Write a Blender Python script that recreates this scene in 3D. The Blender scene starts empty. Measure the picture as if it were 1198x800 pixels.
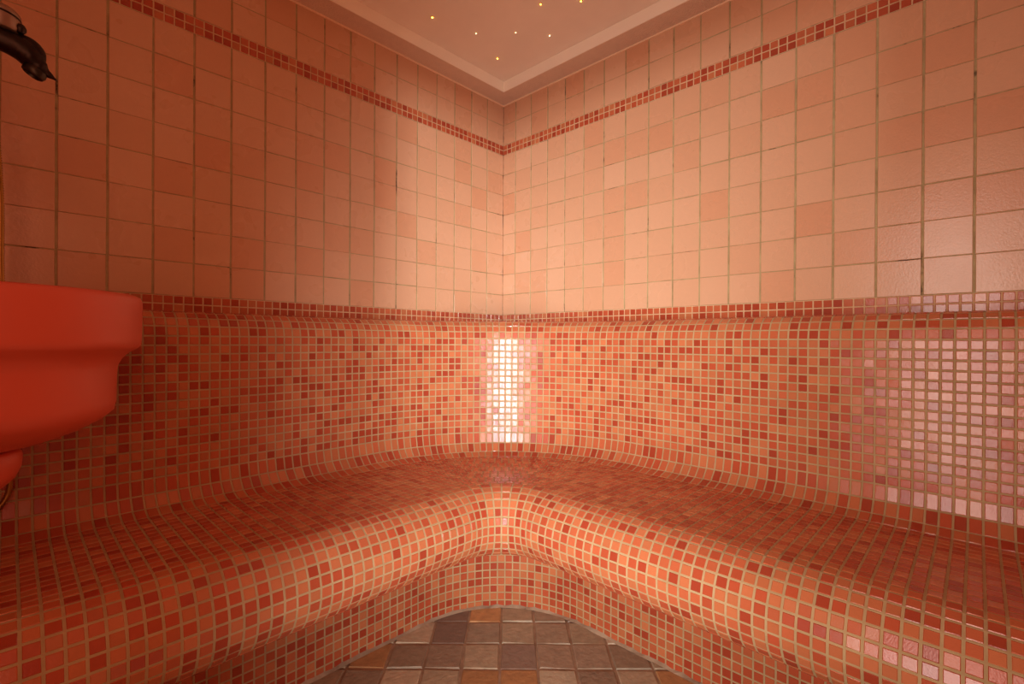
import bpy, bmesh, math, random
from mathutils import Vector, Matrix
random.seed(7)
C = bpy.context.scene.collection
PI = math.pi

# ------------------------------------------------------------------ measures (metres)
TP = 0.1018            # pitch of the big wall tiles along the wall
MP = TP / 4            # pitch of the mosaic along the wall
ROW = 0.10             # pitch of the big wall tile rows
MR = 0.025             # pitch of the mosaic rows
Z_TILE0 = 1.0428       # top of the lower mosaic border = bottom of the big tiles
Z_BORD0 = Z_TILE0 - 2 * MR
Z_BAND0 = Z_TILE0 + 8 * ROW
Z_BAND1 = Z_BAND0 + 2 * MR
Z_TOP = Z_BAND1 + 2 * ROW     # underside of the soffit
L_END = 2.0            # bench meets the side partition here
ROOM = 2.25
R_END = ROOM - 0.002

# ------------------------------------------------------------------ helpers
def lin(r, g, b):
    f = lambda c: (c / 255 / 12.92) if c / 255 <= 0.04045 else ((c / 255 + 0.055) / 1.055) ** 2.4
    return (f(r), f(g), f(b), 1.0)

def link(name, verts, faces, mats, parent=None, fmat=None, tint=None, smooth=False):
    me = bpy.data.meshes.new(name)
    me.from_pydata(verts, [], faces)
    for m in mats: me.materials.append(m)
    if fmat: me.polygons.foreach_set('material_index', fmat)
    if tint:
        at = me.attributes.new('tint', 'FLOAT_COLOR', 'FACE')
        flat = [c for t in tint for c in t]
        at.data.foreach_set('color', flat)
    if smooth: me.polygons.foreach_set('use_smooth', [True] * len(me.polygons))
    me.update()
    o = bpy.data.objects.new(name, me); C.objects.link(o)
    if parent: o.parent = parent
    return o

def bm_obj(name, bm, mat, parent=None, smooth=True, angle=40):
    me = bpy.data.meshes.new(name)
    bmesh.ops.recalc_face_normals(bm, faces=bm.faces)
    if smooth:
        for f in bm.faces: f.smooth = True
        for e in bm.edges:
            if len(e.link_faces) == 2 and e.calc_face_angle(0) > math.radians(angle): e.smooth = False
    bm.to_mesh(me); bm.free()
    me.materials.append(mat)
    o = bpy.data.objects.new(name, me); C.objects.link(o)
    if parent: o.parent = parent
    return o

def thing(name, label, cat, loc=(0, 0, 0), group=None):
    o = bpy.data.objects.new(name, None); C.objects.link(o)
    o.location = loc; o.empty_display_size = 0.05
    o['label'] = label; o['category'] = cat
    if group: o['group'] = group
    return o

def structure(o):
    o['kind'] = 'structure'
    return o

def box(bm, a, b):
    x0, y0, z0 = a; x1, y1, z1 = b
    v = [bm.verts.new(p) for p in ((x0,y0,z0),(x1,y0,z0),(x1,y1,z0),(x0,y1,z0),(x0,y0,z1),(x1,y0,z1),(x1,y1,z1),(x0,y1,z1))]
    for f in ((3,2,1,0),(4,5,6,7),(0,1,5,4),(1,2,6,5),(2,3,7,6),(3,0,4,7)): bm.faces.new([v[i] for i in f])

def lathe(bm, prof, seg=96, centre=(0, 0, 0)):
    rings = []
    for r, z in prof:
        if r < 1e-5:
            rings.append([bm.verts.new((centre[0], centre[1], centre[2] + z))])
        else:
            rings.append([bm.verts.new((centre[0] + r * math.cos(2*PI*i/seg), centre[1] + r * math.sin(2*PI*i/seg), centre[2] + z)) for i in range(seg)])
    for A, B in zip(rings, rings[1:]):
        for i in range(seg):
            j = (i + 1) % seg
            if len(A) == 1 and len(B) == 1: continue
            if len(A) == 1: bm.faces.new((A[0], B[i], B[j]))
            elif len(B) == 1: bm.faces.new((A[i], A[j], B[0]))
            else: bm.faces.new((A[i], A[j], B[j], B[i]))

def catmull(pts, n):
    P = [Vector(p) for p in pts]; out = []
    P = [2*P[0]-P[1]] + P + [2*P[-1]-P[-2]]
    for i in range(1, len(P) - 2):
        for k in range(n):
            t = k / n
            out.append(0.5*((2*P[i]) + (-P[i-1]+P[i+1])*t + (2*P[i-1]-5*P[i]+4*P[i+1]-P[i+2])*t*t + (-P[i-1]+3*P[i]-3*P[i+1]+P[i+2])*t**3))
    out.append(P[-2].copy())
    return out

def tube(bm, pts, radii, seg=16, squash=None, ridge=0.0, every=2):
    """round pipe along pts; radii one per point; squash = (side, up) factors per point"""
    n = len(pts); rings = []
    up0 = Vector((0, 0, 1))
    N = None
    for i in range(n):
        T = (pts[min(i+1, n-1)] - pts[max(i-1, 0)]).normalized()
        if N is None:
            N = up0.cross(T)
            if N.length < 1e-3: N = Vector((1, 0, 0)).cross(T)
            N.normalize()
        else:
            N = (N - T * N.dot(T)).normalized()
        B = T.cross(N)
        r = radii[i]
        if ridge and i % every == 0: r -= ridge
        s = squash[i] if squash else (1, 1)
        rings.append([bm.verts.new(pts[i] + N*(r*s[0]*math.cos(2*PI*k/seg)) + B*(r*s[1]*math.sin(2*PI*k/seg))) for k in range(seg)])
    for A, B in zip(rings, rings[1:]):
        for k in range(seg):
            j = (k+1) % seg
            bm.faces.new((A[k], A[j], B[j], B[k]))
    bm.faces.new(rings[0][::-1]); bm.faces.new(rings[-1])

# ------------------------------------------------------------------ materials
def nodes(name):
    m = bpy.data.materials.new(name); m.use_nodes = True
    nt = m.node_tree
    return m, nt, nt.nodes['Principled BSDF']

def tile_mat(name, rough, rough_var, bump, scale, speck):
    m, nt, b = nodes(name)
    at = nt.nodes.new('ShaderNodeAttribute'); at.attribute_name = 'tint'
    tc = nt.nodes.new('ShaderNodeTexCoord')
    n1 = nt.nodes.new('ShaderNodeTexNoise'); n1.inputs['Scale'].default_value = scale; n1.inputs['Detail'].default_value = 4
    nt.links.new(tc.outputs['Object'], n1.inputs['Vector'])
    # gentle glaze mottling
    mp = nt.nodes.new('ShaderNodeMapRange'); mp.inputs['To Min'].default_value = 1 - speck; mp.inputs['To Max'].default_value = 1 + speck
    nt.links.new(n1.outputs['Fac'], mp.inputs['Value'])
    mx = nt.nodes.new('ShaderNodeMix'); mx.data_type = 'RGBA'; mx.blend_type = 'MULTIPLY'; mx.inputs['Factor'].default_value = 1
    nt.links.new(at.outputs['Color'], mx.inputs['A']); nt.links.new(mp.outputs['Result'], mx.inputs['B'])
    nt.links.new(mx.outputs['Result'], b.inputs['Base Color'])
    mr = nt.nodes.new('ShaderNodeMapRange'); mr.inputs['To Min'].default_value = rough - rough_var; mr.inputs['To Max'].default_value = rough + rough_var
    n2 = nt.nodes.new('ShaderNodeTexNoise'); n2.inputs['Scale'].default_value = 9; nt.links.new(tc.outputs['Object'], n2.inputs['Vector'])
    nt.links.new(n2.outputs['Fac'], mr.inputs['Value']); nt.links.new(mr.outputs['Result'], b.inputs['Roughness'])
    bp = nt.nodes.new('ShaderNodeBump'); bp.inputs['Strength'].default_value = bump; bp.inputs['Distance'].default_value = 0.002
    n3 = nt.nodes.new('ShaderNodeTexNoise'); n3.inputs['Scale'].default_value = scale * 2.2; n3.inputs['Detail'].default_value = 2
    nt.links.new(tc.outputs['Object'], n3.inputs['Vector'])
    nt.links.new(n3.outputs['Fac'], bp.inputs['Height']); nt.links.new(bp.outputs['Normal'], b.inputs['Normal'])
    b.inputs['IOR'].default_value = 1.5
    return m

def grout_mat(name, base, dirt, mould):
    """mould: amount of dark streaking along the joints"""
    m, nt, b = nodes(name)
    tc = nt.nodes.new('ShaderNodeTexCoord')
    n1 = nt.nodes.new('ShaderNodeTexNoise'); n1.inputs['Scale'].default_value = 14; n1.inputs['Detail'].default_value = 6; n1.inputs['Roughness'].default_value = 0.65
    nt.links.new(tc.outputs['Object'], n1.inputs['Vector'])
    r1 = nt.nodes.new('ShaderNodeValToRGB')
    r1.color_ramp.elements[0].position = 0.3; r1.color_ramp.elements[0].color = dirt
    r1.color_ramp.elements[1].position = 0.62; r1.color_ramp.elements[1].color = base
    nt.links.new(n1.outputs['Fac'], r1.inputs['Fac'])
    last = r1.outputs['Color']
    if mould:
        mpg = nt.nodes.new('ShaderNodeMapping'); mpg.inputs['Scale'].default_value = (9, 9, 5.5)
        nt.links.new(tc.outputs['Object'], mpg.inputs['Vector'])
        n2 = nt.nodes.new('ShaderNodeTexNoise'); n2.inputs['Scale'].default_value = 1; n2.inputs['Detail'].default_value = 5; n2.inputs['Roughness'].default_value = 0.7
        nt.links.new(mpg.outputs['Vector'], n2.inputs['Vector'])
        r2 = nt.nodes.new('ShaderNodeMapRange'); r2.inputs['From Min'].default_value = 0.66 - 0.1*mould; r2.inputs['From Max'].default_value = 0.74 - 0.1*mould
        nt.links.new(n2.outputs['Fac'], r2.inputs['Value'])
        mx = nt.nodes.new('ShaderNodeMix'); mx.data_type = 'RGBA'; mx.inputs['B'].default_value = lin(58, 44, 30)
        nt.links.new(r2.outputs['Result'], mx.inputs['Factor']); nt.links.new(last, mx.inputs['A'])
        last = mx.outputs['Result']
    nt.links.new(last, b.inputs['Base Color'])
    b.inputs['Roughness'].default_value = 0.85; b.inputs['Specular IOR Level'].default_value = 0.25
    return m

def plain(name, col, rough, metal=0.0, noise=0.0, nscale=30, bump=0.0, bscale=200, coat=0.0, bdist=0.002):
    m, nt, b = nodes(name)
    b.inputs['Roughness'].default_value = rough; b.inputs['Metallic'].default_value = metal
    b.inputs['Coat Weight'].default_value = coat; b.inputs['Coat Roughness'].default_value = 0.15
    tc = nt.nodes.new('ShaderNodeTexCoord')
    n1 = nt.nodes.new('ShaderNodeTexNoise'); n1.inputs['Scale'].default_value = nscale; n1.inputs['Detail'].default_value = 5
    nt.links.new(tc.outputs['Object'], n1.inputs['Vector'])
    mx = nt.nodes.new('ShaderNodeMix'); mx.data_type = 'RGBA'
    mx.inputs['A'].default_value = tuple(c*(1-noise) for c in col[:3]) + (1,); mx.inputs['B'].default_value = tuple(min(1, c*(1+noise)) for c in col[:3]) + (1,)
    nt.links.new(n1.outputs['Fac'], mx.inputs['Factor']); nt.links.new(mx.outputs['Result'], b.inputs['Base Color'])
    if bump:
        bp = nt.nodes.new('ShaderNodeBump'); bp.inputs['Strength'].default_value = bump; bp.inputs['Distance'].default_value = bdist
        n2 = nt.nodes.new('ShaderNodeTexNoise'); n2.inputs['Scale'].default_value = bscale; n2.inputs['Detail'].default_value = 3
        nt.links.new(tc.outputs['Object'], n2.inputs['Vector']); nt.links.new(n2.outputs['Fac'], bp.inputs['Height'])
        nt.links.new(bp.outputs['Normal'], b.inputs['Normal'])
    return m

M_MOS = tile_mat('mosaic_glaze', 0.19, 0.04, 0.12, 160, 0.05)
M_WALL = tile_mat('wall_tile_glaze', 0.28, 0.04, 0.16, 90, 0.03)
M_STONE = tile_mat('floor_stone', 0.6, 0.1, 0.8, 42, 0.34)
M_GROUT_B = grout_mat('bench_grout', lin(184, 156, 114), lin(164, 136, 96), 0)
M_GROUT_W = grout_mat('wall_grout', lin(182, 162, 118), lin(152, 128, 88), 0.75)
M_GROUT_T = grout_mat('trim_grout', lin(216, 180, 138), lin(190, 150, 110), 0)
M_GROUT_F = grout_mat('floor_grout', lin(178, 152, 124), lin(140, 114, 90), 0.2)
M_PLASTER = plain('ceiling_plaster', lin(242, 228, 212), 0.75, noise=0.05, nscale=12, bump=0.12, bscale=300)
M_SOFFIT = plain('soffit_plaster', lin(222, 194, 170), 0.75, noise=0.08, nscale=40, bump=0.75, bscale=170, bdist=0.004)
M_BACK = plain('rear_wall_plaster', lin(205, 140, 105), 0.6, noise=0.05)
M_BASIN = plain('basin_enamel', lin(208, 86, 60), 0.42, noise=0.03, nscale=6)
M_BRONZE = plain('dark_bronze', lin(52, 38, 32), 0.42, metal=0.85, noise=0.45, nscale=55, bump=0.35, bscale=90)
M_BRASSH = plain('aged_brass', lin(150, 118, 98), 0.4, metal=0.5, noise=0.15, nscale=40)
M_BRASS = plain('hose_brass', lin(158, 108, 50), 0.35, metal=0.9, noise=0.1)
M_FRAME = plain('door_frame_metal', lin(190, 180, 170), 0.4, metal=0.6)

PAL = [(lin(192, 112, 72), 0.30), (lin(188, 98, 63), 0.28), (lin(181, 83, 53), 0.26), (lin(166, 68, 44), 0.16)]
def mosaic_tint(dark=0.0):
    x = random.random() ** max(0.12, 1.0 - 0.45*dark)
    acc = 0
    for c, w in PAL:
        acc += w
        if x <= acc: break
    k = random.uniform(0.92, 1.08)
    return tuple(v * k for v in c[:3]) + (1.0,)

# ------------------------------------------------------------------ tile building
class Tiles:
    """collects raised tiles over a grout bed: one mesh, two materials"""
    def __init__(self):
        self.v, self.f, self.m, self.t = [], [], [], []
    def quad(self, P, mat, tint):
        i = len(self.v); self.v += [tuple(p) for p in P]; self.f.append((i, i+1, i+2, i+3)); self.m.append(mat); self.t.append(tint)
    def bed(self, P):
        self.quad(P, 1, (0.5, 0.4, 0.3, 1))
    def tile(self, P, tint, joint=0.0035, rise=0.0013, inset=0.0013, tilt=0.0095, bed=True, joint_v=None):
        a, b, c, d = [Vector(p) for p in P]     # counter-clockwise seen from the room
        if bed: self.bed((a, b, c, d))
        n = (c - a).cross(d - b)
        if n.length < 1e-9: return
        n.normalize()
        w0 = max((b-a).length, 1e-4); w1 = max((c-d).length, 1e-4); h0 = max((d-a).length, 1e-4); h1 = max((c-b).length, 1e-4)
        def P2(s, t): return (a*(1-s) + b*s)*(1-t) + (d*(1-s) + c*s)*t
        j = joint / 2; jv = (joint if joint_v is None else joint_v) / 2
        def ring(k, kv, hgt):
            out = []
            for s, t in ((0,0),(1,0),(1,1),(0,1)):
                w = w0 if t == 0 else w1; h = h0 if s == 0 else h1
                fs = min(0.45, k / w); ft = min(0.45, kv / h)
                out.append(P2(fs if s == 0 else 1-fs, ft if t == 0 else 1-ft) + n*hgt)
            return out
        gx, gy = random.gauss(0, tilt), random.gauss(0, tilt)
        lo = ring(j, jv, -0.0002)
        hi = ring(j + inset, jv + inset, rise)
        for q, (s, t) in enumerate(((-1,-1),(1,-1),(1,1),(-1,1))):
            hi[q] = hi[q] + n * (gx*s*w0/2 + gy*t*h0/2)
        i = len(self.v); self.v += [tuple(p) for p in lo + hi]
        for f in ((4,5,6,7),(0,1,5,4),(1,2,6,5),(2,3,7,6),(3,0,4,7)):
            self.f.append(tuple(i + q for q in f)); self.m.append(0); self.t.append(tint)
    def build(self, name, mats, parent=None):
        return link(name, self.v, self.f, mats, parent, self.m, self.t)

# ------------------------------------------------------------------ the tiled walls
def wall_point(side, s, z, out=0.0):
    return (s, out, z) if side == 'left' else (out, s, z)

def wall_quad(side, s0, s1, z0, z1, out=0.0):
    q = [wall_point(side, s0, z0, out), wall_point(side, s1, z0, out), wall_point(side, s1, z1, out), wall_point(side, s0, z1, out)]
    return q[::-1] if side == 'left' else q

def build_wall(side, first, gap_after, length):
    T = Tiles()
    cols = [0.0]
    k = 0
    while cols[-1] < length - 0.02:
        cols.append(min(length, first + k*TP + (0.0028 if k >= gap_after else 0))); k += 1
    rows = [Z_TILE0 + i*ROW for i in range(9)]
    rows2 = [Z_BAND1 + i*ROW for i in range(3)]
    T.bed(wall_quad(side, 0, length, 0, Z_TOP + 0.06))
    base = lin(212, 162, 125); dk = lin(210, 152, 114); lt = lin(216, 168, 132)
    for z0, z1 in list(zip(rows, rows[1:])) + list(zip(rows2, rows2[1:])):
        for s0, s1 in zip(cols, cols[1:]):
            x = random.random()
            c = [a*(1-x) + b*x for a, b in zip(base[:3], lt[:3])] if random.random() < 0.6 else [a*(1-x) + b*x for a, b in zip(base[:3], dk[:3])]
            js, jz = random.uniform(-0.0006, 0.0006), random.uniform(-0.0008, 0.0008)
            P = wall_quad(side, s0+js, s1+js, z0+jz, z1+jz, 0.0003)
            T.tile(P, tuple(c) + (1.0,), joint=0.0052, rise=0.0013, inset=0.0010, tilt=0.004, bed=False, joint_v=0.0020)
    structure(T.build('wall_' + side, [M_WALL, M_GROUT_W]))
    # two rows of mosaic: the narrow band high on the wall, the border above the backrest
    for n, (zb, dark) in enumerate(((Z_BAND0, 1.2), (Z_BORD0, 1.0))):
        B = Tiles()
        for s0, s1 in zip(cols, cols[1:]):
            m = max(1, round((s1 - s0) / MP))
            for q in range(m):
                a, b = s0 + (s1-s0)*q/m, s0 + (s1-s0)*(q+1)/m
                for r in range(2):
                    x = random.random()
                    c = mosaic_tint(dark if x < 0.8 else 0)
                    B.tile(wall_quad(side, a, b, zb + r*MR, zb + (r+1)*MR, 0.0006), c, joint=0.0034)
        structure(B.build('trim_%d' % (1 + n + (0 if side == 'left' else 2)), [M_MOS, M_GROUT_T]))

build_wall('left', 0.1116, 99, L_END)
build_wall('right', 0.0852, 14, ROOM)

# ------------------------------------------------------------------ the mosaic bench
C0 = 0.82                                  # centre of the concentric corner curves
def radius(d):
    if d <= 0.20: return C0 - d
    if d <= D_NOSE0: return (C0-0.20) + (R_N0 - (C0-0.20)) * (d - 0.20) / (D_NOSE0 - 0.20)
    return R_N0 - (d - D_NOSE0)
D_NOSE0, R_NOSE, R_N0 = 0.598, 0.105, 0.205      # front roll: start of the curve, its radius, its corner radius
D_RISER, R_RISER = 0.447, 0.36

def grid(k): return C0 + k * MP

def edge(d, r, k0, n):
    """points along the bench at distance d from the walls: left arm, corner (n cells), right arm"""
    c = d + r
    KL = int((L_END - C0 - 0.006) / MP); KR = int((R_END - C0 - 0.006) / MP)
    left = [(L_END, d)] + [(grid(k), d) for k in range(KL, k0, -1)]
    right = [(d, grid(k)) for k in range(k0 + 1, KR + 1)] + [(d, R_END)]
    st = max(0.0, grid(k0) - c); arc = r * PI/2; tot = 2*st + arc
    mid = []
    for i in range(n + 1):
        q = tot * i / n
        if q <= st: mid.append((grid(k0) - q, d))
        elif q <= st + arc:
            th = 1.5*PI - (q - st)/r
            mid.append((c + r*math.cos(th), c + r*math.sin(th)))
        else: mid.append((d, c + (q - st - arc)))
    return left + mid + right, tot

def k_for(*ds):
    need = max(d + r for d, r in ds)
    return max(0, math.ceil((need - C0) / MP - 1e-6)) if need >= C0 else -int((C0 - need) / MP + 1e-6)

def band(T, A, B, k0, n, dark=0.0, joint=0.0040):
    """one row of mosaic between profile points A and B, each (d, z, r)"""
    ea, _ = edge(A[0], A[2], k0, n); eb, _ = edge(B[0], B[2], k0, n)
    for i in range(len(ea) - 1):
        # A is further up / nearer the wall than B, so B is the lower edge seen from the room
        P = [(eb[i][0], eb[i][1], B[1]), (eb[i+1][0], eb[i+1][1], B[1]), (ea[i+1][0], ea[i+1][1], A[1]), (ea[i][0], ea[i][1], A[1])]
        T.tile(P, mosaic_tint(dark), joint=joint)

# profile -------------------------------------------------------------
def arc_pts(cd, cz, r, a0, a1, n):
    return [(cd + r*math.cos(math.radians(a0 + (a1-a0)*i/n)), cz + r*math.sin(math.radians(a0 + (a1-a0)*i/n))) for i in range(n+1)]

Z_SEAT = 0.468
LEDGE = 0.9915
D_BACK = 0.16
top_arc = arc_pts(0.09, LEDGE - 0.07, 0.07, 90, 0, 4)
back_straight = [(D_BACK, LEDGE - 0.07 - MR*i) for i in range(1, 16)]
z_join = back_straight[-1][1]
rj = z_join - Z_SEAT
join_arc = arc_pts(D_BACK + rj, Z_SEAT + rj, rj, 180, 270, 3)[1:]
back_prof = [(0.064, LEDGE)] + top_arc + back_straight + join_arc[:2]
seat_d0 = join_arc[1:]
seat_prof = [seat_d0[0], seat_d0[1]]
ns = round((D_NOSE0 - seat_prof[-1][0]) / MR)
d1 = seat_prof[-1][0]
seat_prof += [(d1 + (D_NOSE0 - d1)*i/ns, Z_SEAT) for i in range(1, ns+1)]
nose_prof = arc_pts(D_NOSE0, Z_SEAT - R_NOSE, R_NOSE, 90, -90, 13) + [(D_NOSE0 + (D_RISER - D_NOSE0)*i/6, Z_SEAT - 2*R_NOSE) for i in range(1, 7)]
z_u = Z_SEAT - 2*R_NOSE
nr = 10
riser_prof = [(D_RISER, z_u * (1 - i/nr)) for i in range(nr+1)]

bench = thing('mosaic_bench', 'L-shaped built-in bench covered in orange and red mosaic along both tiled walls', 'bench', (0.0, 0.0, 0.0))

T = Tiles()
kb = 0; nb = 41
for a, b in zip(back_prof, back_prof[1:]):
    band(T, (*a, radius(a[0])), (*b, radius(b[0])), kb, nb)
# flat ledge between the curved top row and the wall corner
ea, _ = edge(0.064, radius(0.064), kb, nb)
for i in range(len(ea) - 1):
    (x0, y0), (x1, y1) = ea[i], ea[i+1]
    def back(x, y): return (x, 0.001) if x > y + 1e-6 else ((0.001, y) if y > x + 1e-6 else (0.001, 0.001))
    T.bed([(x0, y0, LEDGE), (x1, y1, LEDGE), (*back(x1, y1), LEDGE), (*back(x0, y0), LEDGE)])
T.build('backrest', [M_MOS, M_GROUT_B], bench)

T = Tiles()
for a, b in zip(seat_prof, seat_prof[1:]):
    A = (*a, radius(a[0])); B = (*b, radius(b[0]))
    k0 = k_for((A[0], A[2]), (B[0], B[2]))
    _, la = edge(A[0], A[2], k0, 4); _, lb = edge(B[0], B[2], k0, 4)
    n = max(6, round((la + lb)/2 / MP))
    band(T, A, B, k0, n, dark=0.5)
T.build('seat', [M_MOS, M_GROUT_B], bench)

T = Tiles()
rn = [(d, z, radius(d) if d >= D_NOSE0 else R_N0 + (R_RISER - R_N0)*(D_NOSE0 - d)/(D_NOSE0 - D_RISER)) for d, z in nose_prof]
kn = k_for(*[(d, r) for d, z, r in rn])
_, ln = edge(0.67, radius(0.67), kn, 4)
nn = round(ln / MP)
for A, B in zip(rn, rn[1:]):
    band(T, A, B, kn, nn, joint=0.0043)
T.build('front_roll', [M_MOS, M_GROUT_B], bench)

T = Tiles()
kr = k_for((D_RISER, R_RISER)); _, lr = edge(D_RISER, R_RISER, kr, 4)
for a, b in zip(riser_prof, riser_prof[1:]):
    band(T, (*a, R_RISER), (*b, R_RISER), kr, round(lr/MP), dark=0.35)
T.build('riser', [M_MOS, M_GROUT_B], bench)
# rough cement joint between the bench foot and the stone floor
T = Tiles()
jr = random.Random(5)
e0, _ = edge(D_RISER + 0.0004, R_RISER, kr, round(lr/MP)); e1, _ = edge(D_RISER + 0.009, R_RISER - 0.009, kr, round(lr/MP))
hz = [0.010 + jr.uniform(-0.003, 0.003) for _ in e0]
for i in range(len(e0) - 1):
    T.bed([(*e1[i], 0.0028), (*e1[i+1], 0.0028), (*e0[i+1], hz[i+1]), (*e0[i], hz[i])])
T.build('base_joint', [M_GROUT_F, M_GROUT_F], bench)

# ------------------------------------------------------------------ camera frame (also the direction the floor is laid in)
YAW = 0.80488
RIGHT = Vector((-math.cos(YAW), math.sin(YAW), 0)); FWD = Vector((-math.sin(YAW), -math.cos(YAW), 0)); UP = Vector((0, 0, 1))
EYE = Vector((1.723, 1.724, 0.913))

# ------------------------------------------------------------------ floor: stone tiles laid square to the entrance on the diagonal
fr = random.Random(21)
T = Tiles()
T.bed([(0, 0, 0), (ROOM, 0, 0), (ROOM, ROOM, 0), (0, ROOM, 0)])
stones = [lin(148, 136, 112), lin(136, 123, 100), lin(124, 109, 90), lin(150, 115, 76), lin(114, 98, 84), lin(146, 134, 112), lin(130, 117, 97)]
PX, PQ = 0.1066, 0.1118
O = Vector((0.617, 0.619, 0.0)) - RIGHT * 0.0
for i in range(-24, 24):
    for j in range(-26, 8):
        c = O + RIGHT*(PX*(i+0.5)) + FWD*(PQ*(j+0.5))
        if not (0.36 < c.x < 2.2 and 0.36 < c.y < 2.2 and c.x + c.y < 3.66): continue
        P = []
        for s, t in ((0, 0), (1, 0), (1, 1), (0, 1)):
            P.append(O + RIGHT*(PX*(i+s) + fr.uniform(-0.002, 0.002)) + FWD*(PQ*(j+t) + fr.uniform(-0.002, 0.002)))
        col = fr.choice(stones); k = fr.uniform(1.5, 2.05)
        T.tile(P, tuple(v*k for v in col[:3]) + (1,), joint=0.006, rise=0.003, inset=0.003, tilt=0.012, bed=False)
structure(T.build('floor', [M_STONE, M_GROUT_F]))

# ------------------------------------------------------------------ ceiling: textured soffit round the edge, raised field within
SW = 0.095; ZC = 0.913 + 1.2297
def poly_obj(name, quads, mat):
    v, f = [], []
    for q in quads:
        i = len(v); v += q; f.append(tuple(range(i, i+len(q))))
    return structure(link(name, v, f, [mat]))
bm = bmesh.new()
box(bm, (0.0, 0.0, Z_TOP), (ROOM, SW, ZC + 0.03)); box(bm, (0.0, SW, Z_TOP), (SW, ROOM, ZC + 0.03))
soff = structure(bm_obj('trim_5', bm, M_SOFFIT, smooth=False))
# smooth upright face of the step between soffit and raised field
bm = bmesh.new()
box(bm, (SW, SW, Z_TOP + 0.0005), (ROOM, SW + 0.003, ZC - 0.0005)); box(bm, (SW, SW + 0.003, Z_TOP + 0.0005), (SW + 0.003, ROOM, ZC - 0.0005))
structure(bm_obj('trim_8', bm, plain('step_plaster_lit', lin(250, 236, 214), 0.7, noise=0.03, nscale=12, bump=0.1, bscale=250), smooth=False))  # paler colour paints in the door light this face catches
bm = bmesh.new()
box(bm, (SW, SW, ZC), (ROOM + 0.1, ROOM + 0.1, ZC + 0.05))
structure(bm_obj('ceiling', bm, M_PLASTER, smooth=False))
# pale sealing bead where the wall tiles meet the soffit
bm = bmesh.new()
box(bm, (0.0, 0.0, Z_TOP - 0.006), (ROOM, 0.006, Z_TOP - 0.0002)); box(bm, (0.0, 0.006, Z_TOP - 0.006), (0.006, ROOM, Z_TOP - 0.0002))
structure(bm_obj('trim_6', bm, plain('sealing_bead', lin(244, 208, 170), 0.6), smooth=False))

# joint in the corner of the room, blotched with damp
bm = bmesh.new()
N = 60
ring0 = None
for i in range(N + 1):
    z = Z_BORD0 + (Z_TOP - Z_BORD0) * i / N
    w = 0.0052 + random.uniform(-0.0006, 0.0006)
    ring1 = [bm.verts.new((0.0002, w, z)), bm.verts.new((w*0.45, w*0.45, z)), bm.verts.new((w, 0.0002, z))]
    if ring0:
        for q in range(2): bm.faces.new((ring0[q], ring0[q+1], ring1[q+1], ring1[q]))
    ring0 = ring1
structure(bm_obj('trim_7', bm, grout_mat('corner_joint', lin(176, 128, 92), lin(96, 62, 42), 1.6)))

# fibre-optic star points
def star_mat(name, col, k):
    m, nt, b = nodes(name)
    b.inputs['Base Color'].default_value = (0.8, 0.6, 0.3, 1)
    b.inputs['Emission Color'].default_value = col; b.inputs['Emission Strength'].default_value = k
    return m
S_A = star_mat('amber_star_glow', lin(255, 176, 60), 14); S_W = star_mat('pale_star_glow', lin(255, 214, 150), 9)
M_BEZEL = plain('star_bezel', lin(190, 120, 60), 0.4, metal=0.3)
def star(x, y, r, mat, label):
    t = thing('ceiling_star_light', label, 'light', (x, y, ZC), 'fibre-optic star lights in the ceiling')
    r *= 0.82
    bm = bmesh.new(); lathe(bm, [(r*2.0, 0.0005), (r*1.9, -0.0012), (r*1.05, -0.0016)], 20)
    bm_obj('bezel', bm, M_BEZEL, t)
    bm = bmesh.new(); lathe(bm, [(r*1.05, -0.0012), (r*0.9, -0.0030), (r*0.5, -0.0042), (0, -0.0047)], 20)
    bm_obj('lens', bm, mat, t)
STARS = [
 (0.609, 0.223, 0.0042, S_A, 'leftmost star light in the ceiling, bright amber, nearer the left wall than the right'),
 (0.431, 0.273, 0.0018, S_W, 'faint pale star light in the ceiling, left of the pair of faint ones'),
 (0.326, 0.392, 0.0018, S_W, 'faint pale star light in the ceiling, right of the pair of faint ones'),
 (0.252, 0.212, 0.0040, S_A, 'amber star light in the ceiling nearest to the room corner'),
 (0.219, 0.478, 0.0030, S_W, 'pale yellow star light in the ceiling nearest to the right wall soffit'),
 (0.381, 0.569, 0.0034, S_A, 'small amber star light at the top edge of the photo, above the pale yellow star'),
 (0.293, 0.685, 0.0036, S_A, 'amber star light cut by the top edge of the photo, rightmost of the stars'),
]
for a in STARS: star(*a)

# ------------------------------------------------------------------ the rest of the shell, behind and beside the camera
bm = bmesh.new(); box(bm, (L_END + 0.006, 0.0, 0.0), (L_END + 0.10, 0.74, Z_TOP)); structure(bm_obj('wall_partition', bm, M_BACK, smooth=False))
bm = bmesh.new(); box(bm, (L_END + 0.10, -0.05, 0.0), (ROOM, 0.0, Z_TOP)); structure(bm_obj('wall_alcove', bm, M_BACK, smooth=False))
bm = bmesh.new()
DV0, DV1, DZ = 0.80, 1.30, 2.0
box(bm, (ROOM, -0.05, 0), (ROOM+0.08, DV0, Z_TOP+0.1)); box(bm, (ROOM, DV1, 0), (ROOM+0.08, 1.42, Z_TOP+0.1)); box(bm, (ROOM, DV0, DZ), (ROOM+0.08, DV1, Z_TOP+0.1))
structure(bm_obj('wall_side', bm, M_BACK, smooth=False))
bm = bmesh.new(); box(bm, (-0.05, ROOM, 0), (1.24, ROOM+0.08, Z_TOP+0.1)); structure(bm_obj('wall_rear', bm, M_BACK, smooth=False))
def diag(p, q, z): # p along the diagonal wall, q outwards
    c = Vector((1.835, 1.835, 0)); return c + Vector((1, -1, 0)).normalized()*p + Vector((1, 1, 0)).normalized()*q + Vector((0, 0, z))
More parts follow.
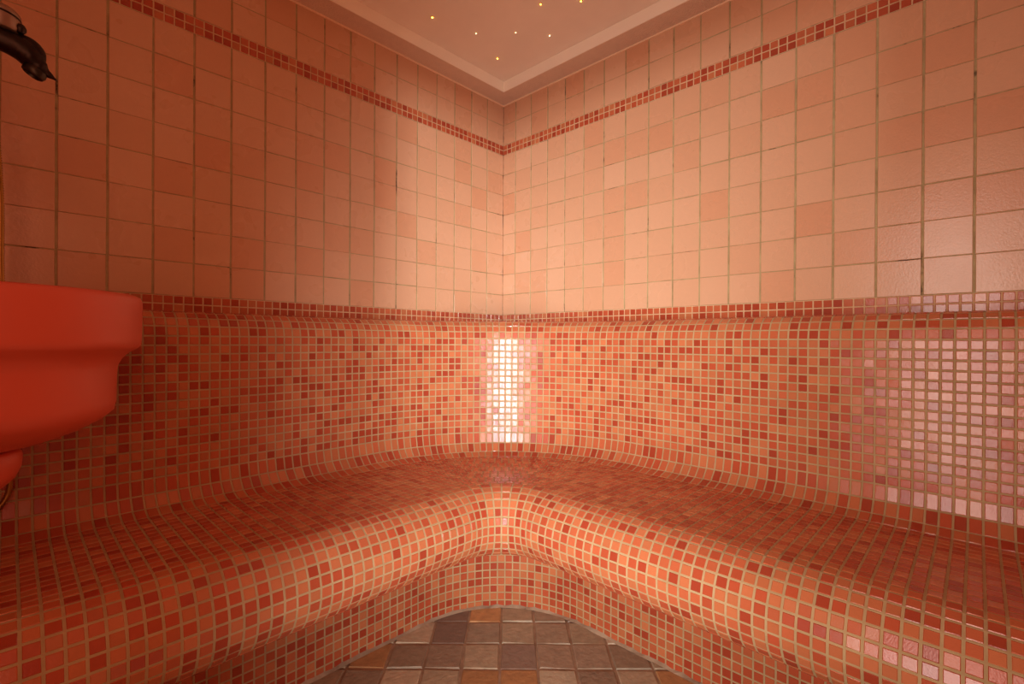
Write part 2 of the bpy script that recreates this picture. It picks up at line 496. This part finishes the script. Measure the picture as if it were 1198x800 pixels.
def dbox(bm, a, b):
    v = [bm.verts.new(diag(*p)) for p in ((a[0],a[1],a[2]),(b[0],a[1],a[2]),(b[0],b[1],a[2]),(a[0],b[1],a[2]),(a[0],a[1],b[2]),(b[0],a[1],b[2]),(b[0],b[1],b[2]),(a[0],b[1],b[2]))]
    for f in ((3,2,1,0),(4,5,6,7),(0,1,5,4),(1,2,6,5),(2,3,7,6),(3,0,4,7)): bm.faces.new([v[i] for i in f])
DW0, DW1 = -0.72, 0.40
bm = bmesh.new(); dbox(bm, (DW1, 0, 0), (0.59, 0.08, Z_TOP+0.1)); dbox(bm, (DW0, 0, 2.04), (DW1, 0.08, Z_TOP+0.1))
structure(bm_obj('wall_diagonal', bm, M_BACK, smooth=False))
bm = bmesh.new()
for a, b in (((DW0, 0.01, 0), (DW0+0.04, 0.07, 2.04)), ((DW1-0.04, 0.01, 0), (DW1, 0.07, 2.04)), ((DW0+0.04, 0.01, 2.0), (DW1-0.04, 0.07, 2.04))): dbox(bm, a, b)
structure(bm_obj('door_1', bm, M_FRAME, smooth=False))
bm = bmesh.new()
box(bm, (ROOM+0.01, DV0, 0), (ROOM+0.07, DV0+0.04, DZ)); box(bm, (ROOM+0.01, DV1-0.04, 0), (ROOM+0.07, DV1, DZ)); box(bm, (ROOM+0.01, DV0+0.04, DZ-0.04), (ROOM+0.07, DV1-0.04, DZ))
box(bm, (ROOM+0.03, DV0+0.04, 0), (ROOM+0.05, DV1-0.04, DZ-0.04))
structure(bm_obj('door_2', bm, M_BACK, smooth=False))

# ------------------------------------------------------------------ wash basin on the partition
BX, BY = 1.772, 0.503
EZ = 0.913
basin = thing('wash_basin', 'glossy red-orange round wash basin hung at the left above the bench', 'basin', (BX, BY, EZ - 0.27))
bz = 0.27
def P(r, z): return (r, z + bz)
outer = [P(0.0, -0.196), P(0.05, -0.194), P(0.10, -0.183), P(0.145, -0.166), P(0.176, -0.148), P(0.191, -0.134), P(0.1945, -0.118), P(0.1955, -0.070), P(0.1965, -0.053),
         P(0.1985, -0.047), P(0.204, -0.036), P(0.214, -0.026), P(0.226, -0.019), P(0.2315, -0.013), P(0.233, -0.004), P(0.2345, 0.060), P(0.2342, 0.071), P(0.2315, 0.078), P(0.226, 0.081),
         P(0.216, 0.0805), P(0.210, 0.076), P(0.207, 0.066), P(0.200, 0.0), P(0.185, -0.06), P(0.15, -0.12), P(0.09, -0.155), P(0.0, -0.165)]
bm = bmesh.new(); lathe(bm, outer, 128); bm_obj('bowl', bm, M_BASIN, basin, angle=70)
bm = bmesh.new()
lathe(bm, [P(0.0, -0.196), P(0.060, -0.1935), P(0.0655, -0.199), P(0.0665, -0.208), P(0.0650, -0.225), P(0.058, -0.243), P(0.044, -0.258), P(0.022, -0.267), P(0.0, -0.27)], 64)
bm_obj('drain_cup', bm, M_BASIN, basin, angle=60)
bm = bmesh.new(); box(bm, (0.15, -0.07, bz - 0.14), (L_END + 0.0055 - BX, 0.07, bz - 0.01))
bm_obj('wall_bracket', bm, M_BASIN, basin, smooth=False)

# ------------------------------------------------------------------ bronze tap shaped like a long-necked animal's head
tap = thing('basin_tap', 'dark bronze curved spout tap on the wall above the red basin', 'tap', (L_END, BY, 1.43))
def L(x, z, y=BY): return Vector((x - L_END, y - BY, z - 1.43))
bm = bmesh.new()
pts = catmull([L(2.004, 1.418), L(1.93, 1.420), L(1.84, 1.426), L(1.775, 1.434), L(1.735, 1.431), L(1.712, 1.425), L(1.697, 1.414), L(1.686, 1.402), L(1.675, 1.3935), L(1.6635, 1.3865)], 8)
rad_k = [0.016, 0.016, 0.0165, 0.018, 0.0195, 0.0200, 0.0190, 0.0135, 0.0060, 0.0016]
radii = []
for i in range(len(pts)):
    q = i / 8; a = min(int(q), 8); t = q - a
    t = t*t*(3-2*t)
    radii.append(rad_k[a]*(1-t) + rad_k[a+1]*t)
tube(bm, pts, radii, 20)
bm_obj('spout', bm, M_BRONZE, tap, angle=80)
# raised brow behind the beak
bm = bmesh.new()
pts = catmull([L(1.722, 1.441), L(1.703, 1.438), L(1.689, 1.426), L(1.6825, 1.410)], 6)
tube(bm, pts, [0.004 + 0.0088*math.sin(PI*min(1, (i+1)/(len(pts)+1))) for i in range(len(pts))], 14)
bm_obj('brow', bm, M_BRONZE, tap, angle=80)
# oval outlet under the beak
bm = bmesh.new()
lathe(bm, [(0.0085, 0.004), (0.0150, 0.006), (0.0165, 0.0), (0.0150, -0.006), (0.0120, -0.008), (0.0105, -0.006), (0.0105, 0.002), (0, 0.002)], 28)
bmesh.ops.scale(bm, verts=bm.verts, vec=(1.05, 0.8, 1.0))
bmesh.ops.rotate(bm, verts=bm.verts, matrix=Matrix.Rotation(math.radians(-30), 3, 'Y'))
bmesh.ops.translate(bm, verts=bm.verts, vec=L(1.6925, 1.3905))
bm_obj('outlet', bm, plain('outlet_bronze', lin(66, 54, 44), 0.4, metal=0.85, noise=0.2), tap)
# valve body, its turning cap and the little stop knob in front
bm = bmesh.new()
prof = [(0.0, -0.022), (0.022, -0.022), (0.0255, -0.018), (0.0262, 0.001), (0.0, 0.0025)]
lathe(bm, prof, 32, L(1.735, 1.469))
valve = bm_obj('valve', bm, M_BRASSH, tap)
valve['label'] = 'tan brass valve body'
bm = bmesh.new()
lathe(bm, [(0.0, 0.0), (0.0268, 0.0), (0.0272, 0.0015), (0.0268, 0.003), (0.0, 0.003)], 32, L(1.735, 1.4695))
bmesh.ops.rotate(bm, verts=bm.verts, cent=L(1.735, 1.471), matrix=Matrix.Rotation(math.radians(-6), 3, 'Y'))
bm_obj('gasket', bm, M_BRONZE, valve)
bm = bmesh.new()
lathe(bm, [(0.0, 0.002), (0.0255, 0.002), (0.0262, 0.004), (0.0256, 0.0085), (0.020, 0.014), (0.0, 0.0165)], 32, L(1.735, 1.4705))
bmesh.ops.rotate(bm, verts=bm.verts, cent=L(1.735, 1.471), matrix=Matrix.Rotation(math.radians(-6), 3, 'Y'))
bm_obj('turning_cap', bm, M_BRASSH, valve)
bm = bmesh.new()
lathe(bm, [(0.0, -0.0085), (0.005, -0.0075), (0.0083, -0.003), (0.0085, 0.001), (0.006, 0.0065), (0, 0.0085)], 20, L(1.7105, 1.4555, BY + 0.008))
bm_obj('knob', bm, M_BRONZE, tap)
bm = bmesh.new(); lathe(bm, [(0.0, 0.0), (0.034, 0.0), (0.034, 0.004), (0.026, 0.010), (0.0, 0.011)], 32)
bmesh.ops.rotate(bm, verts=bm.verts, matrix=Matrix.Rotation(math.radians(-90), 3, 'Y'))
bmesh.ops.translate(bm, verts=bm.verts, vec=L(L_END + 0.0055, 1.418))
bm_obj('rosette', bm, M_BRONZE, tap)

# ------------------------------------------------------------------ brass shower hose hanging behind the basin
hose = thing('shower_hose', 'thin brass braided shower hose hanging behind the red basin', 'hose', (L_END, 0.2, 1.6))
raw = catmull([(2.003, 0.2, 1.60), (1.90, 0.2, 1.63), (1.80, 0.2, 1.58), (1.752, 0.2, 1.42), (1.737, 0.2, 1.23), (1.735, 0.2, 1.04), (1.722, 0.2, 0.85), (1.713, 0.2, 0.70), (1.719, 0.2, 0.615), (1.733, 0.2, 0.553), (1.80, 0.2, 0.50), (2.003, 0.2, 0.52)], 40)
# even spacing so the ridges stay regular
dist = [0.0]
for a, b in zip(raw, raw[1:]): dist.append(dist[-1] + (b-a).length)
step = 0.0027; pts = []; j = 0
for i in range(int(dist[-1]/step) + 1):
    s = i*step
    while j < len(dist) - 2 and dist[j+1] < s: j += 1
    t = (s - dist[j]) / max(1e-9, dist[j+1] - dist[j]); pts.append(raw[j].lerp(raw[j+1], t) - Vector((L_END, 0.2, 1.6)))
bm = bmesh.new(); tube(bm, pts, [0.0066]*len(pts), 12, ridge=0.0020, every=2)
bm_obj('hose_tube', bm, M_BRASS, hose, angle=170)
for nm, z in (('wall_union', 0.0), ('end_union', 0.52 - 1.6)):
    bm = bmesh.new(); lathe(bm, [(0.0, 0.0), (0.018, 0.0), (0.018, 0.004), (0.011, 0.012), (0.009, 0.03), (0, 0.03)], 24)
    bmesh.ops.rotate(bm, verts=bm.verts, matrix=Matrix.Rotation(math.radians(-90), 3, 'Y'))
    bmesh.ops.translate(bm, verts=bm.verts, vec=(0.0055, 0, z))
    bm_obj(nm, bm, M_BRASS, hose)

# ------------------------------------------------------------------ light: daylight and lamp light through the doorway, plus an added warm fill
def area(name, loc, target, w, h, power, col, spread=180):
    l = bpy.data.lights.new(name, 'AREA'); l.shape = 'RECTANGLE'; l.size = w; l.size_y = h; l.energy = power; l.color = col
    l.spread = math.radians(spread)
    o = bpy.data.objects.new(name, l); C.objects.link(o); o.location = loc
    d = (Vector(target) - Vector(loc)).normalized()
    o.rotation_euler = d.to_track_quat('-Z', 'Y').to_euler()
    return o
area('diagonal_doorway_light', diag(0.03, 0, 0.68), (0, 0.16, 0.74), 0.22, 1.2, 5.0, (0.98, 0.98, 1.0), 58)
area('door_side_light', (2.0, 1.63, 0.88), (0, 1.12, 0.88), 0.46, 1.56, 4.7, (1.0, 0.93, 0.84), 86)
area('warm_fill_light', diag(0.18, -0.005, 1.12), (0, 0, 0.95), 0.36, 1.5, 6.3, (1.0, 0.42, 0.25), 180)  # added orange fill to lift the left wall and basin, no lamp here
area('corridor_ceiling_lamp', (4.3, 3.95, 2.07), (0.1, 0.0, 1.35), 0.26, 0.3, 5.2, (0.96, 0.985, 1.0), 31)

w = bpy.data.worlds.new('World'); bpy.context.scene.world = w; w.use_nodes = True
w.node_tree.nodes['Background'].inputs['Color'].default_value = (1.0, 0.85, 0.7, 1); w.node_tree.nodes['Background'].inputs['Strength'].default_value = 0.02

# ------------------------------------------------------------------ camera
cam_d = bpy.data.cameras.new('camera'); cam_d.sensor_width = 36; cam_d.lens = 36*566.0/1198; cam_d.clip_start = 0.02
cam = bpy.data.objects.new('camera', cam_d); C.objects.link(cam)
pt, rl = -0.00237, 0.00528
U1 = UP*math.cos(pt) - FWD*math.sin(pt); F1 = FWD*math.cos(pt) + UP*math.sin(pt)
R2 = RIGHT*math.cos(rl) + U1*math.sin(rl); U2 = -RIGHT*math.sin(rl) + U1*math.cos(rl)
cam.matrix_world = Matrix(((R2.x, U2.x, -F1.x, EYE.x), (R2.y, U2.y, -F1.y, EYE.y), (R2.z, U2.z, -F1.z, EYE.z), (0, 0, 0, 1)))
sc = bpy.context.scene
sc.camera = cam
sc.view_settings.view_transform = 'Standard'; sc.view_settings.look = 'None'; sc.view_settings.gamma = 1; sc.view_settings.use_curve_mapping = False
sc.view_settings.exposure = 0.0
sc.cycles.max_bounces = 10; sc.cycles.diffuse_bounces = 6; sc.cycles.glossy_bounces = 5
sc.cycles.use_denoising = True
